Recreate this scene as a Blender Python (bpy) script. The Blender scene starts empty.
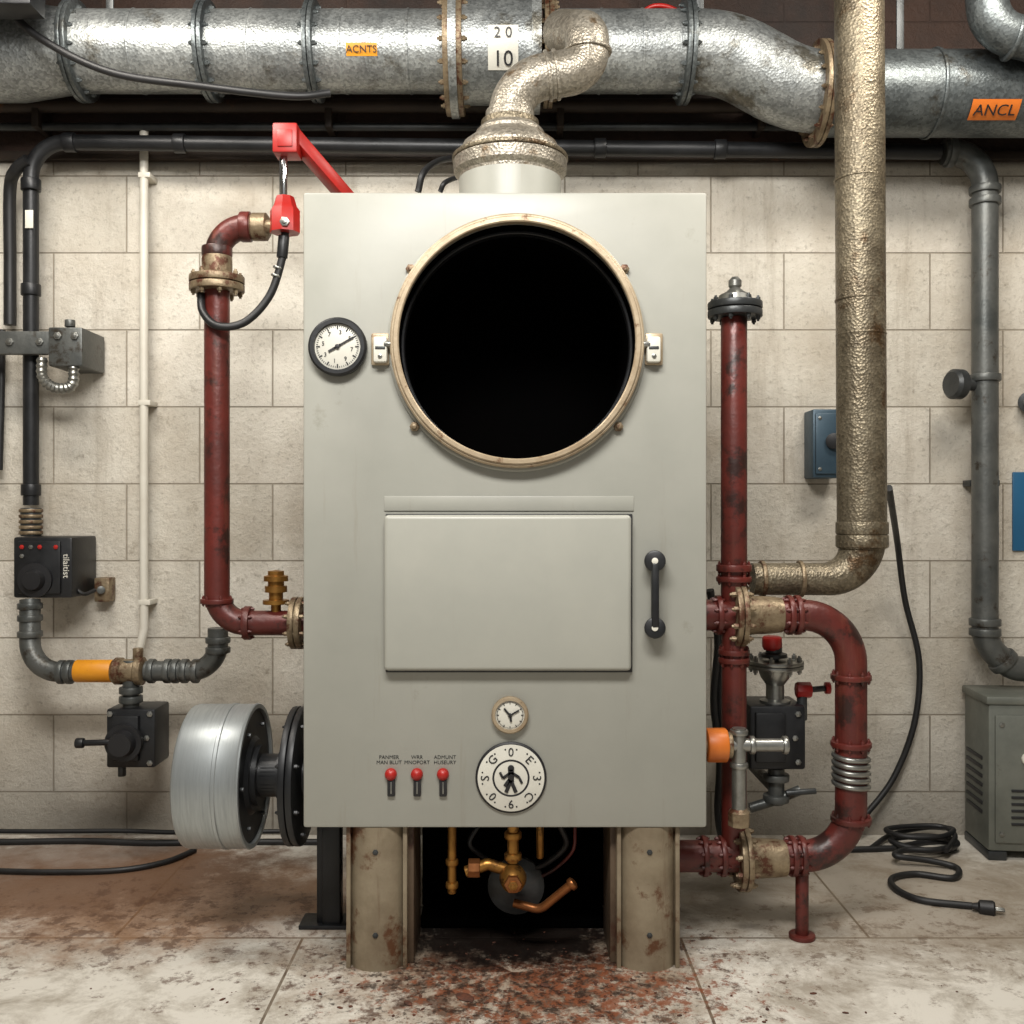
import bpy, bmesh, math, random
from mathutils import Vector, Matrix
random.seed(4)
D0=2.5; CH=1.15
def P(px,py,Y=0.0):
    d=D0+Y; return Vector(((px-512)*d/1000,Y,CH-(py-512)*d/1000))
def S(n,Y=0.0): return n*(D0+Y)/1000
def F(px,py,h=0.0):
    d=(CH-h)*1000/(py-512); return Vector(((px-512)*d/1000,d-D0,h))
def C(r,g,b):
    f=lambda v:(v/255/12.92) if v/255<=.04045 else ((v/255+.055)/1.055)**2.4
    return (f(r),f(g),f(b),1)
X=Vector((1,0,0));Yv=Vector((0,1,0));Z=Vector((0,0,1))

# ---------------- materials
def pmat(name,c1,c2=None,scale=6,metal=0,rough=.5,bump=0,bscale=80,c3=None,sscale=14,sthr=.58,vor=False,rvar=.15,stretch=None,spec=None,streak=None,samt=.5):
    m=bpy.data.materials.new(name);m.use_nodes=True;nt=m.node_tree;N=nt.nodes;L=nt.links
    b=N['Principled BSDF'];b.inputs['Metallic'].default_value=metal;b.inputs['Roughness'].default_value=rough
    if spec is not None: b.inputs['Specular IOR Level'].default_value=spec
    tc=N.new('ShaderNodeTexCoord');vec=tc.outputs['Object']
    if stretch:
        mp=N.new('ShaderNodeMapping');mp.inputs['Scale'].default_value=stretch;L.new(vec,mp.inputs[0]);vec=mp.outputs[0]
    n=N.new('ShaderNodeTexNoise');n.inputs['Scale'].default_value=scale;n.inputs['Detail'].default_value=8;n.inputs['Roughness'].default_value=.65
    L.new(vec,n.inputs['Vector'])
    r=N.new('ShaderNodeValToRGB');r.color_ramp.elements[0].position=.32;r.color_ramp.elements[1].position=.68
    r.color_ramp.elements[0].color=c1;r.color_ramp.elements[1].color=c2 or c1
    L.new(n.outputs[0],r.inputs[0]);col=r.outputs[0]
    if c3:
        s=N.new('ShaderNodeTexNoise');s.inputs['Scale'].default_value=sscale;s.inputs['Detail'].default_value=10;s.inputs['Roughness'].default_value=.7
        L.new(tc.outputs['Object'],s.inputs['Vector'])
        mr=N.new('ShaderNodeMapRange');mr.inputs[1].default_value=sthr;mr.inputs[2].default_value=sthr+.08
        L.new(s.outputs[0],mr.inputs[0])
        mx=N.new('ShaderNodeMix');mx.data_type='RGBA';L.new(mr.outputs[0],mx.inputs[0]);L.new(col,mx.inputs[6]);mx.inputs[7].default_value=c3
        col=mx.outputs[2]
    if streak:
        mp=N.new('ShaderNodeMapping');mp.inputs['Scale'].default_value=(22,22,1.6);L.new(tc.outputs['Object'],mp.inputs[0])
        s=N.new('ShaderNodeTexNoise');s.inputs['Scale'].default_value=1;s.inputs['Detail'].default_value=9;s.inputs['Roughness'].default_value=.7
        L.new(mp.outputs[0],s.inputs['Vector'])
        mr=N.new('ShaderNodeMapRange');mr.inputs[1].default_value=.58;mr.inputs[2].default_value=.76;mr.inputs[4].default_value=samt
        L.new(s.outputs[0],mr.inputs[0])
        mx=N.new('ShaderNodeMix');mx.data_type='RGBA';L.new(mr.outputs[0],mx.inputs[0]);L.new(col,mx.inputs[6]);mx.inputs[7].default_value=streak
        col=mx.outputs[2]
    if vor:
        q=N.new('ShaderNodeTexVoronoi');q.inputs['Scale'].default_value=bscale
        L.new(tc.outputs['Object'],q.inputs['Vector'])
        rq=N.new('ShaderNodeMapRange');rq.inputs[3].default_value=.68;rq.inputs[4].default_value=1.12;rq.inputs[1].default_value=.1;rq.inputs[2].default_value=.9
        sp=N.new('ShaderNodeSeparateColor');L.new(q.outputs['Color'],sp.inputs[0]);L.new(sp.outputs[0],rq.inputs[0])
        mm=N.new('ShaderNodeMix');mm.data_type='RGBA';mm.blend_type='MULTIPLY';mm.inputs[0].default_value=1
        L.new(col,mm.inputs[6]);L.new(rq.outputs[0],mm.inputs[7]);col=mm.outputs[2]
    L.new(col,b.inputs['Base Color'])
    rr=N.new('ShaderNodeMapRange');rr.inputs[3].default_value=max(0,rough-rvar);rr.inputs[4].default_value=min(1,rough+rvar)
    L.new(n.outputs[0],rr.inputs[0]);L.new(rr.outputs[0],b.inputs['Roughness'])
    if bump:
        if vor: o=q.outputs['Distance']
        else:
            q=N.new('ShaderNodeTexNoise');q.inputs['Scale'].default_value=bscale;q.inputs['Detail'].default_value=5;o=q.outputs[0]
            L.new(tc.outputs['Object'],q.inputs['Vector'])
        bp=N.new('ShaderNodeBump');bp.inputs['Strength'].default_value=bump;bp.inputs['Distance'].default_value=.003
        L.new(o,bp.inputs['Height']);L.new(bp.outputs[0],b.inputs['Normal'])
    return m
M={}
M['cab']=pmat('painted_steel',C(149,149,140),C(158,157,148),3,0,.4,.08,30,c3=C(136,135,123),sscale=3,sthr=.62,streak=C(128,120,102),samt=.4)
M['door']=pmat('painted_door',C(154,154,145),C(163,162,152),3,0,.36,.05,30,streak=C(134,128,112),samt=.3)
M['ring']=pmat('bronze_ring',C(182,166,140),C(146,126,100),14,.3,.42,.15,80,c3=C(108,78,52),sscale=30,sthr=.58)
M['leg']=pmat('leg_paint',C(148,136,114),C(116,102,82),8,.15,.48,.2,60,c3=C(92,60,38),sscale=9,sthr=.56,streak=C(88,58,38),samt=.8)
M['legd']=pmat('leg_paint_dark',C(100,84,66),C(74,58,44),8,.1,.55,.2,60,c3=C(68,42,28),sscale=12,sthr=.55)
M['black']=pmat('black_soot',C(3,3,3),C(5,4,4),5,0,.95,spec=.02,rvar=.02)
M['bmetal']=pmat('black_metal',C(20,21,23),C(36,37,39),12,.2,.42,.1,90,c3=C(54,50,44),sscale=16,sthr=.66)
M['rubber']=pmat('black_rubber',C(18,18,19),C(30,30,31),12,0,.5,.05,120)
M['dark']=pmat('dark_pipe',C(50,52,53),C(76,78,78),10,.5,.42,.2,90,c3=C(88,82,72),sscale=25,sthr=.66)
M['grey']=pmat('grey_pipe',C(72,75,74),C(102,103,100),8,.5,.42,.3,90,c3=C(60,54,46),sscale=12,sthr=.56)
M['galv']=pmat('galvanised',C(132,136,136),C(178,181,179),7,.7,.42,.3,130,c3=C(104,101,92),sscale=5,sthr=.56,vor=True)
M['galvd']=pmat('galvanised_dark',C(82,88,90),C(112,117,117),6,.7,.42,.2,120,c3=C(74,72,66),sscale=7,sthr=.58,vor=True)
M['rustg']=pmat('weathered_galv',C(98,87,70),C(136,126,106),9,.6,.42,.5,140,c3=C(84,64,42),sscale=6,sthr=.54,vor=True)
M['flue']=pmat('flue_metal',C(142,134,120),C(172,165,152),9,.6,.42,.45,140,c3=C(114,96,74),sscale=9,sthr=.56,vor=True)
M['red']=pmat('oxide_red',C(104,41,34),C(76,31,26),7,.1,.4,.5,55,c3=C(48,26,22),sscale=8,sthr=.53,streak=C(120,78,58),samt=.4)
M['flange']=pmat('old_flange',C(150,134,108),C(98,80,60),22,.5,.45,.6,90,c3=C(84,50,34),sscale=22,sthr=.53)
M['brass']=pmat('brass',C(180,132,64),C(130,90,44),16,.8,.38,.3,80,c3=C(80,54,32),sscale=20,sthr=.56)
M['steel']=pmat('steel',C(165,165,160),C(120,120,115),14,.85,.34,.1,90)
M['chrome']=pmat('chrome',C(205,205,205),C(190,190,190),10,1,.15)
M['alu']=pmat('brushed_alu',C(172,177,178),C(152,157,158),5,.7,.4,.04,60,stretch=(30,2,2))
M['redp']=pmat('bright_red',C(172,32,25),C(142,25,20),9,0,.4,.1,60,c3=C(92,24,18),sscale=16,sthr=.6)
M['yellow']=pmat('yellow',C(224,152,30),C(200,128,22),9,0,.45,c3=C(116,80,40),sscale=20,sthr=.6)
M['orange']=pmat('orange',C(204,112,36),C(182,92,30),9,0,.45,c3=C(104,62,36),sscale=20,sthr=.62)
M['white']=pmat('white_paint',C(210,206,194),C(194,188,174),6,0,.45,.05)
M['face']=pmat('dial_face',C(214,212,200),C(202,198,186),8,0,.4)
M['ink']=pmat('ink',C(24,24,26),C(30,30,32),8,0,.5)
M['blue']=pmat('blue_grey',C(62,84,98),C(50,70,84),6,.2,.45,.1)
M['bluesign']=pmat('blue_sign',C(22,84,120),C(20,76,110),6,0,.45)
M['equip']=pmat('equipment_grey',C(116,118,110),C(94,97,90),6,.3,.45,.1,c3=C(78,70,58),sscale=14,sthr=.62)
M['beam']=pmat('dark_steel',C(60,48,38),C(38,31,26),4,.3,.6,.3,50,c3=C(92,56,34),sscale=5,sthr=.6)
M['copper']=pmat('copper',C(164,106,60),C(116,72,44),14,.8,.38,.1)
M['ceil']=pmat('ceiling_mat',C(48,40,34),C(32,28,24),3,0,.8,.2)
M['wallside']=pmat('side_wall',C(140,134,124),C(120,114,104),3,0,.8,.2)
M['rust']=pmat('rust_flakes',C(98,54,34),C(44,28,20),40,0,.8)

def wall_mat():
    m=bpy.data.materials.new('block_wall');m.use_nodes=True;nt=m.node_tree;N=nt.nodes;L=nt.links;b=N['Principled BSDF']
    tc=N.new('ShaderNodeTexCoord');sx=N.new('ShaderNodeSeparateXYZ');L.new(tc.outputs['Object'],sx.inputs[0])
    cx=N.new('ShaderNodeCombineXYZ')
    a=N.new('ShaderNodeMath');a.inputs[1].default_value=-.188+5.2;L.new(sx.outputs[0],a.inputs[0]);L.new(a.outputs[0],cx.inputs[0])
    a=N.new('ShaderNodeMath');a.inputs[1].default_value=-.154;L.new(sx.outputs[2],a.inputs[0]);L.new(a.outputs[0],cx.inputs[1])
    br=N.new('ShaderNodeTexBrick');L.new(cx.outputs[0],br.inputs['Vector'])
    for k,v in (('Scale',1),('Mortar Size',.003),('Mortar Smooth',.4),('Bias',0),('Brick Width',.52),('Row Height',.274)): br.inputs[k].default_value=v
    br.inputs['Color1'].default_value=C(222,216,204);br.inputs['Color2'].default_value=C(206,200,187);br.inputs['Mortar'].default_value=C(158,149,134)
    def noise(sc,det,ro=.65):
        n=N.new('ShaderNodeTexNoise');n.inputs['Scale'].default_value=sc;n.inputs['Detail'].default_value=det;n.inputs['Roughness'].default_value=ro;L.new(tc.outputs['Object'],n.inputs[0]);return n
    def mr(src,a_,b_,c_,d_):
        q=N.new('ShaderNodeMapRange')
        for i,v in enumerate((a_,b_,c_,d_)): q.inputs[i+1].default_value=v
        L.new(src,q.inputs[0]);return q.outputs[0]
    def mix(fac,col,c):
        q=N.new('ShaderNodeMix');q.data_type='RGBA';L.new(fac,q.inputs[0]);L.new(col,q.inputs[6])
        if isinstance(c,tuple): q.inputs[7].default_value=c
        else: L.new(c,q.inputs[7])
        return q.outputs[2]
    n=noise(2.0,10,.68)
    col=mix(mr(n.outputs[0],.42,.75,0,.85),br.outputs[0],C(160,147,128))
    f=noise(60,6)
    col=mix(mr(f.outputs[0],.56,.72,0,.55),col,C(138,130,116))
    n3=noise(9,12,.8)
    col=mix(mr(n3.outputs[0],.58,.66,0,.5),col,C(126,114,96))
    # run-down streaks
    mp=N.new('ShaderNodeMapping');mp.inputs['Scale'].default_value=(9,9,.9);L.new(tc.outputs['Object'],mp.inputs[0])
    st=N.new('ShaderNodeTexNoise');st.inputs['Scale'].default_value=1;st.inputs['Detail'].default_value=10;st.inputs['Roughness'].default_value=.7;L.new(mp.outputs[0],st.inputs[0])
    col=mix(mr(st.outputs[0],.56,.74,0,.5),col,C(134,120,100))
    col=mix(mr(sx.outputs[2],.45,0,0,.7),col,C(116,109,98))  # darkens toward the floor: a vignette painted into the wall colour
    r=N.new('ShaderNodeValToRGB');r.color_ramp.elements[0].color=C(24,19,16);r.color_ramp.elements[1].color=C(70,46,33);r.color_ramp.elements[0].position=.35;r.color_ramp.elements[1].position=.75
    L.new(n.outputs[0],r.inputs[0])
    col=mix(mr(sx.outputs[2],2.37,2.40,0,1),col,r.outputs[0])  # brown upper wall, with ceiling and duct shadow painted into its colour
    L.new(col,b.inputs['Base Color']);b.inputs['Roughness'].default_value=.7
    s=N.new('ShaderNodeMath');s.operation='MULTIPLY_ADD';s.inputs[1].default_value=-3;L.new(br.outputs['Fac'],s.inputs[0]);L.new(f.outputs[0],s.inputs[2])
    s2=N.new('ShaderNodeMath');s2.operation='MULTIPLY_ADD';s2.inputs[1].default_value=1.8;L.new(n3.outputs[0],s2.inputs[0]);L.new(s.outputs[0],s2.inputs[2])
    bp=N.new('ShaderNodeBump');bp.inputs['Strength'].default_value=.85;bp.inputs['Distance'].default_value=.006;L.new(s2.outputs[0],bp.inputs['Height']);L.new(bp.outputs[0],b.inputs['Normal'])
    return m
def floor_mat():
    m=bpy.data.materials.new('tile_floor');m.use_nodes=True;nt=m.node_tree;N=nt.nodes;L=nt.links;b=N['Principled BSDF']
    tc=N.new('ShaderNodeTexCoord');mp=N.new('ShaderNodeMapping');mp.inputs['Location'].default_value=(.565+10.2,-.2+9,0);L.new(tc.outputs['Object'],mp.inputs[0])
    br=N.new('ShaderNodeTexBrick');L.new(mp.outputs[0],br.inputs['Vector'])
    for k,v in (('Scale',1),('Mortar Size',.004),('Mortar Smooth',.2),('Bias',0),('Brick Width',1.02),('Row Height',.9)): br.inputs[k].default_value=v
    br.inputs['Color1'].default_value=C(216,211,201);br.inputs['Color2'].default_value=C(203,198,187);br.inputs['Mortar'].default_value=C(90,76,62)
    n=N.new('ShaderNodeTexNoise');n.inputs['Scale'].default_value=4;n.inputs['Detail'].default_value=14;n.inputs['Roughness'].default_value=.76;n.inputs['Distortion'].default_value=.4;L.new(tc.outputs['Object'],n.inputs[0])
    col=br.outputs[0]
    def mix(fac,c,col):
        mx=N.new('ShaderNodeMix');mx.data_type='RGBA';L.new(fac,mx.inputs[0]);L.new(col,mx.inputs[6]);mx.inputs[7].default_value=c;return mx.outputs[2]
    mr=N.new('ShaderNodeMapRange');mr.inputs[1].default_value=.46;mr.inputs[2].default_value=.62;mr.inputs[4].default_value=.8;L.new(n.outputs[0],mr.inputs[0])
    col=mix(mr.outputs[0],C(140,130,115),col)
    def stain_or_shade(pt,sc,rad,c,amt,lo,hi,nscale,w=.5,inner=.25):
        nonlocal col
        mm=N.new('ShaderNodeMapping');mm.vector_type='POINT';mm.inputs['Location'].default_value=(-pt[0]*sc[0],-pt[1]*sc[1],0);mm.inputs['Scale'].default_value=(sc[0],sc[1],1);L.new(tc.outputs['Object'],mm.inputs[0])
        ln=N.new('ShaderNodeVectorMath');ln.operation='LENGTH';L.new(mm.outputs[0],ln.inputs[0])
        d=N.new('ShaderNodeMapRange');d.inputs[1].default_value=rad;d.inputs[2].default_value=rad*inner;L.new(ln.outputs['Value'],d.inputs[0])
        q=N.new('ShaderNodeTexNoise');q.inputs['Scale'].default_value=nscale;q.inputs['Detail'].default_value=14;q.inputs['Roughness'].default_value=.78;L.new(tc.outputs['Object'],q.inputs[0])
        ad=N.new('ShaderNodeMath');ad.operation='MULTIPLY_ADD';ad.inputs[1].default_value=w;L.new(d.outputs[0],ad.inputs[0]);L.new(q.outputs[0],ad.inputs[2])
        k=N.new('ShaderNodeMapRange');k.inputs[1].default_value=lo;k.inputs[2].default_value=hi;k.inputs[4].default_value=amt;L.new(ad.outputs[0],k.inputs[0])
        mu=N.new('ShaderNodeMath');mu.operation='MULTIPLY';L.new(k.outputs[0],mu.inputs[0])
        d2=N.new('ShaderNodeMath');d2.operation='MINIMUM';d2.inputs[1].default_value=1;mu2=N.new('ShaderNodeMath');mu2.operation='MULTIPLY';mu2.inputs[1].default_value=4;L.new(d.outputs[0],mu2.inputs[0]);L.new(mu2.outputs[0],d2.inputs[0]);L.new(d2.outputs[0],mu.inputs[1])
        col=mix(mu.outputs[0],c,col)
    stain_or_shade((-1.1,.5),(1,2.0),1.2,C(138,102,72),.85,.62,.9,4)
    stain_or_shade((-1.4,.7),(1,1.6),1.0,C(100,70,50),.7,.66,.84,8)
    stain_or_shade((-1.0,.3),(1,1.6),1.1,C(84,56,40),.7,.62,.68,14,.12)
    stain_or_shade((1.1,.5),(1,1.6),1.1,C(128,112,92),.6,.62,.85,7)
    stain_or_shade((1.1,.2),(1,1.4),1.2,C(96,74,54),.6,.64,.70,16,.12)
    stain_or_shade((.0,.05),(1,1.2),.85,C(128,106,84),.7,.70,.95,9)
    stain_or_shade((.0,.0),(1,1.3),.85,C(76,50,36),.85,.60,.68,16,.16)
    stain_or_shade((.12,-.08),(1,1.4),.75,C(122,68,42),.85,.60,.66,24,.13)
    stain_or_shade((.0,.0),(1,1.3),.8,C(40,28,22),.85,.62,.68,34,.13)
    stain_or_shade((.0,.26),(1,1.3),.48,C(20,14,11),.98,.66,.84,12)  # soot under the boiler, deepened with its shade painted into the floor colour
    L.new(col,b.inputs['Base Color'])
    rr=N.new('ShaderNodeMapRange');rr.inputs[3].default_value=.28;rr.inputs[4].default_value=.62;L.new(n.outputs[0],rr.inputs[0]);L.new(rr.outputs[0],b.inputs['Roughness'])
    s=N.new('ShaderNodeMath');s.operation='MULTIPLY_ADD';s.inputs[1].default_value=-1.5;L.new(br.outputs['Fac'],s.inputs[0]);L.new(n.outputs[0],s.inputs[2])
    bp=N.new('ShaderNodeBump');bp.inputs['Strength'].default_value=.4;bp.inputs['Distance'].default_value=.006;L.new(s.outputs[0],bp.inputs['Height']);L.new(bp.outputs[0],b.inputs['Normal'])
    return m

# ---------------- geometry helpers
def mk(name,bm,mat,ang=35,smooth=True):
    me=bpy.data.meshes.new(name)
    bmesh.ops.recalc_face_normals(bm,faces=bm.faces)
    bm.to_mesh(me);bm.free()
    if smooth:
        for p in me.polygons:p.use_smooth=True
        me.set_sharp_from_angle(angle=math.radians(ang))
    me.materials.append(M[mat] if isinstance(mat,str) else mat)
    o=bpy.data.objects.new(name,me);bpy.context.collection.objects.link(o);return o
def frame(ax):
    ax=ax.normalized();u=Z if abs(ax.z)<.9 else X
    a=ax.cross(u).normalized();return a,ax.cross(a).normalized()
def lathe_bm(bm,prof,o,ax,seg=40,caps=True):
    ax=ax.normalized();a,b=frame(ax);rings=[]
    for t,r in prof:
        r=max(r,1e-5)
        rings.append([bm.verts.new(o+ax*t+(a*math.cos(2*math.pi*i/seg)+b*math.sin(2*math.pi*i/seg))*r) for i in range(seg)])
    for k in range(len(rings)-1):
        for i in range(seg):
            j=(i+1)%seg;bm.faces.new((rings[k][i],rings[k][j],rings[k+1][j],rings[k+1][i]))
    if caps:
        bm.faces.new(rings[0]);bm.faces.new(rings[-1])
def lathe(name,prof,o,ax,mat,seg=40,caps=True):
    bm=bmesh.new();lathe_bm(bm,prof,o,ax,seg,caps);return mk(name,bm,mat)
def rprof(h,r,b=.002): b=min(b,h*.4,r*.4);return [(0,r-b),(b*.3,r-b*.3),(b,r),(h-b,r),(h-b*.3,r-b*.3),(h,r-b)]
def cyl(name,p0,p1,r,mat,seg=32,b=.002):
    v=p1-p0;return lathe(name,rprof(v.length,r,b),p0,v,mat,seg)
def annulus(name,o,ax,ri,ro,h,mat,seg=64,b=.003):
    bm=bmesh.new();ax=ax.normalized();a,c=frame(ax)
    pr=[(0,ri),(0,ro-b),(b,ro),(h-b,ro),(h,ro-b),(h,ri+b),(h-b,ri)]
    R=[[bm.verts.new(o+ax*t+(a*math.cos(2*math.pi*i/seg)+c*math.sin(2*math.pi*i/seg))*r) for i in range(seg)] for t,r in pr]
    for k in range(len(R)):
        A=R[k];B=R[(k+1)%len(R)]
        for i in range(seg):
            j=(i+1)%seg;bm.faces.new((A[i],A[j],B[j],B[i]))
    return mk(name,bm,mat)
def flange(name,c,ax,r,th,mat,bolts=8,gap=True,br=None):
    ax=ax.normalized();bm=bmesh.new();br=br or r*.09
    if gap:
        h=th*.46
        lathe_bm(bm,rprof(h,r),c-ax*th/2,ax,36);lathe_bm(bm,rprof(h,r),c+ax*(th/2-h),ax,36)
        lathe_bm(bm,[(0,r*.9),(th*.5,r*.9)],c-ax*th*.25,ax,36)
    else: lathe_bm(bm,rprof(th,r),c-ax*th/2,ax,36)
    a,b=frame(ax)
    for i in range(bolts):
        t=2*math.pi*(i+.5)/bolts;q=c+(a*math.cos(t)+b*math.sin(t))*r*.84
        lathe_bm(bm,rprof(th+br*3,br,.001),q-ax*(th/2+br*1.5),ax,6)
        lathe_bm(bm,rprof(th+br*4.4,br*.55,.0005),q-ax*(th/2+br*2.2),ax,8)
    return mk(name,bm,mat)
def fillet(pts,rad,n=10):
    out=[pts[0].copy()]
    for i in range(1,len(pts)-1):
        p=pts[i];a=pts[i-1]-p;b=pts[i+1]-p
        r=rad[i-1] if isinstance(rad,(list,tuple)) else rad
        an=a.angle(b)
        if r<=0 or an>3.1: out.append(p.copy());continue
        la=a.length*(.95 if i==1 else .49);lb=b.length*(.95 if i==len(pts)-2 else .49)
        t=min(r/math.tan(an/2),la,lb)
        r2=t*math.tan(an/2);u=a.normalized();v=b.normalized()
        cc=p+(u+v).normalized()*(r2/math.sin(an/2));s=p+u*t-cc;e=p+v*t-cc
        th=s.angle(e)
        for k in range(n+1):
            w=k/n
            out.append(cc+s*(math.sin((1-w)*th)/math.sin(th))+e*(math.sin(w*th)/math.sin(th)))
    out.append(pts[-1].copy());return out
def spline(pts,n=10):
    q=[pts[0]*2-pts[1]]+list(pts)+[pts[-1]*2-pts[-2]];o=[]
    for i in range(1,len(q)-2):
        a,b,c,d=q[i-1:i+3]
        for k in range(n):
            t=k/n;o.append(.5*((2*b)+(c-a)*t+(2*a-5*b+4*c-d)*t*t+(3*b-a-3*c+d)*t**3))
    o.append(pts[-1]);return o
def sweep_bm(bm,path,r,seg=20):
    pp=[path[0]]
    for q in path[1:]:
        if (q-pp[-1]).length>1e-5: pp.append(q)
    path=pp
    T=[(path[min(i+1,len(path)-1)]-path[max(i-1,0)]).normalized() for i in range(len(path))]
    a,_=frame(T[0]);R=[]
    for i,p in enumerate(path):
        if i: a=(T[i-1].rotation_difference(T[i]))@a
        a=(a-T[i]*a.dot(T[i])).normalized();b=T[i].cross(a)
        rr=r(i/(len(path)-1)) if callable(r) else r
        R.append([bm.verts.new(p+(a*math.cos(2*math.pi*k/seg)+b*math.sin(2*math.pi*k/seg))*rr) for k in range(seg)])
    for k in range(len(R)-1):
        for i in range(seg):
            j=(i+1)%seg;bm.faces.new((R[k][i],R[k][j],R[k+1][j],R[k+1][i]))
    bm.faces.new(R[0]);bm.faces.new(R[-1])
def tube(name,pts,r,mat,bend=0,seg=24,n=10):
    bm=bmesh.new();sweep_bm(bm,fillet(pts,bend,n) if bend else pts,r,seg);return mk(name,bm,mat,50)
def cable(name,pts,r,mat='rubber',n=10,seg=12):
    bm=bmesh.new();sweep_bm(bm,spline(pts,n),r,seg);return mk(name,bm,mat,60)
def box_bm(bm,x0,x1,y0,y1,z0,z1,bev=.003,mtx=None,seg=2):
    r=bmesh.ops.create_cube(bm,size=1);vs=r['verts']
    for v in vs: v.co=Vector(((x0+x1)/2+v.co.x*(x1-x0),(y0+y1)/2+v.co.y*(y1-y0),(z0+z1)/2+v.co.z*(z1-z0)))
    es=list({e for v in vs for e in v.link_edges})
    if bev>0:
        g=bmesh.ops.bevel(bm,geom=es,offset=bev,segments=seg,affect='EDGES',profile=.5)
        vs=list({v for f in g['faces'] for v in f.verts}|{v for v in vs if v.is_valid})
    if mtx:
        for v in vs:v.co=mtx@v.co
def box(name,x0,x1,y0,y1,z0,z1,mat,bev=.003,mtx=None):
    bm=bmesh.new();box_bm(bm,x0,x1,y0,y1,z0,z1,bev,mtx);return mk(name,bm,mat)
def pbox(name,a,b,c,d,Yf,dep,mat,bev=.003):
    p=P(a,b,Yf);q=P(c,d,Yf);return box(name,p.x,q.x,Yf,Yf+dep,q.z,p.z,mat,bev)
def beam(name,p0,p1,w,h,mat,bev=.003):
    v=p1-p0;a,b=frame(v);m=Matrix((a,b,v.normalized())).transposed().to_4x4();m.translation=p0
    return box(name,-w/2,w/2,-h/2,h/2,0,v.length,mat,bev,m)
def text(name,s,loc,size,mat,rz=0,ext=.0004,tilt=0):
    cu=bpy.data.curves.new(name,'FONT');cu.body=s;cu.size=size;cu.align_x='CENTER';cu.align_y='CENTER';cu.extrude=ext;cu.resolution_u=3
    t=bpy.data.objects.new(name,cu);bpy.context.collection.objects.link(t)
    bpy.context.view_layer.update()
    me=bpy.data.meshes.new_from_object(t.evaluated_get(bpy.context.evaluated_depsgraph_get()))
    me.transform(Matrix.Translation(loc)@Matrix.Rotation(tilt,4,'X')@Matrix.Rotation(rz,4,'Y')@Matrix.Rotation(math.pi/2,4,'X'))
    bpy.data.objects.remove(t);o=bpy.data.objects.new(name,me);bpy.context.collection.objects.link(o)
    me.materials.clear();me.materials.append(M[mat]);return o
def patch(name,cx,cz,cy,r,x0,x1,a0,a1,mat,n=10):
    bm=bmesh.new();pv=None
    for i in range(n+1):
        a=a0+(a1-a0)*i/n;y=cy-math.cos(a)*r;z=cz+math.sin(a)*r
        v=[bm.verts.new((x0,y,z)),bm.verts.new((x1,y,z))]
        if pv:bm.faces.new((pv[0],pv[1],v[1],v[0]))
        pv=v
    return mk(name,bm,mat)
def ctext(name,s,x,cy,cz,r,a,size,mat):
    return text(name,s,Vector((x,cy-math.cos(a)*(r+.004),cz+math.sin(a)*(r+.004))),size,mat,0,.0006,-a)
def group(name,parts,loc=None):
    e=bpy.data.objects.new(name,None);bpy.context.collection.objects.link(e);e.empty_display_size=.05
    if loc is None:
        loc=sum((Vector(c) for c in parts[0].bound_box),Vector())/8
    e.location=loc
    for p in parts:
        p.parent=e;p.matrix_parent_inverse=Matrix.Translation(-Vector(loc))
    return e
def collars(name,pts,r,mat,w=.02):
    bm=bmesh.new()
    for c,ax in pts:
        ax=ax.normalized();lathe_bm(bm,rprof(w,r,.003),c-ax*w/2,ax,28)
    return mk(name,bm,mat)
def bolt(name,p,r,mat,ax=-Yv,h=.008):
    bm=bmesh.new();lathe_bm(bm,rprof(h,r,.0012),p,ax,6);lathe_bm(bm,rprof(h*1.5,r*.5,.001),p,ax,10);return mk(name,bm,mat)

# ---------------- room
WY=1.06
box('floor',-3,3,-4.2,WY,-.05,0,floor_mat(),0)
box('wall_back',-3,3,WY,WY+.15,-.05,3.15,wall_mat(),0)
box('wall_left',-3.15,-3,-4.2,WY+.15,-.05,3.15,'wallside',0)
box('wall_right',3,3.15,-4.2,WY+.15,-.05,3.15,'wallside',0)
box('ceiling',-3.15,3.15,-4.2,WY+.15,3.15,3.25,'ceil',0)
z=P(0,162,WY).z
box('trim_1',-3,3,WY-.03,WY,z,z+.03,'beam',.003)

# ---------------- boiler
B=[]
xl,xr=P(303,0).x,P(707,0).x;zb,zt=P(0,828).z,P(0,192).z
cab=box('cabinet_shell',xl,xr,0,.75,zb,zt,'cab',.007)
rc=P(517,343)
cut=lathe('cut',[(0,S(119)),(.6,S(119))],rc-Yv*.1,Yv,'black',96)
mod=cab.modifiers.new('b','BOOLEAN');mod.operation='DIFFERENCE';mod.object=cut;mod.solver='EXACT'
bpy.context.view_layer.update()
me=bpy.data.meshes.new_from_object(cab.evaluated_get(bpy.context.evaluated_depsgraph_get()))
cab.modifiers.clear();cab.data=me;bpy.data.objects.remove(cut)
me.set_sharp_from_angle(angle=math.radians(35))
B.append(cab)
B.append(lathe('firing_chamber',[(0,S(118.5)),(.48,S(118.5)),(.481,.001)],rc+Yv*.004,Yv,'black',96,caps=False))
B.append(annulus('chamber_rim',rc+Yv*.01,-Yv,S(119),S(125.5),.05,'ring',128,.004))
B.append(annulus('chamber_rim_lip',rc-Yv*.034,-Yv,S(116.5),S(122.5),.012,'ring',128,.003))
B.append(annulus('chamber_inner_sleeve',rc+Yv*.08,-Yv,S(115),S(118.4),.03,'bmetal',96,.002))
B.append(annulus('chamber_rim_base',rc,-Yv,S(122),S(129),.012,'cab',128,.004))
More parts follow.
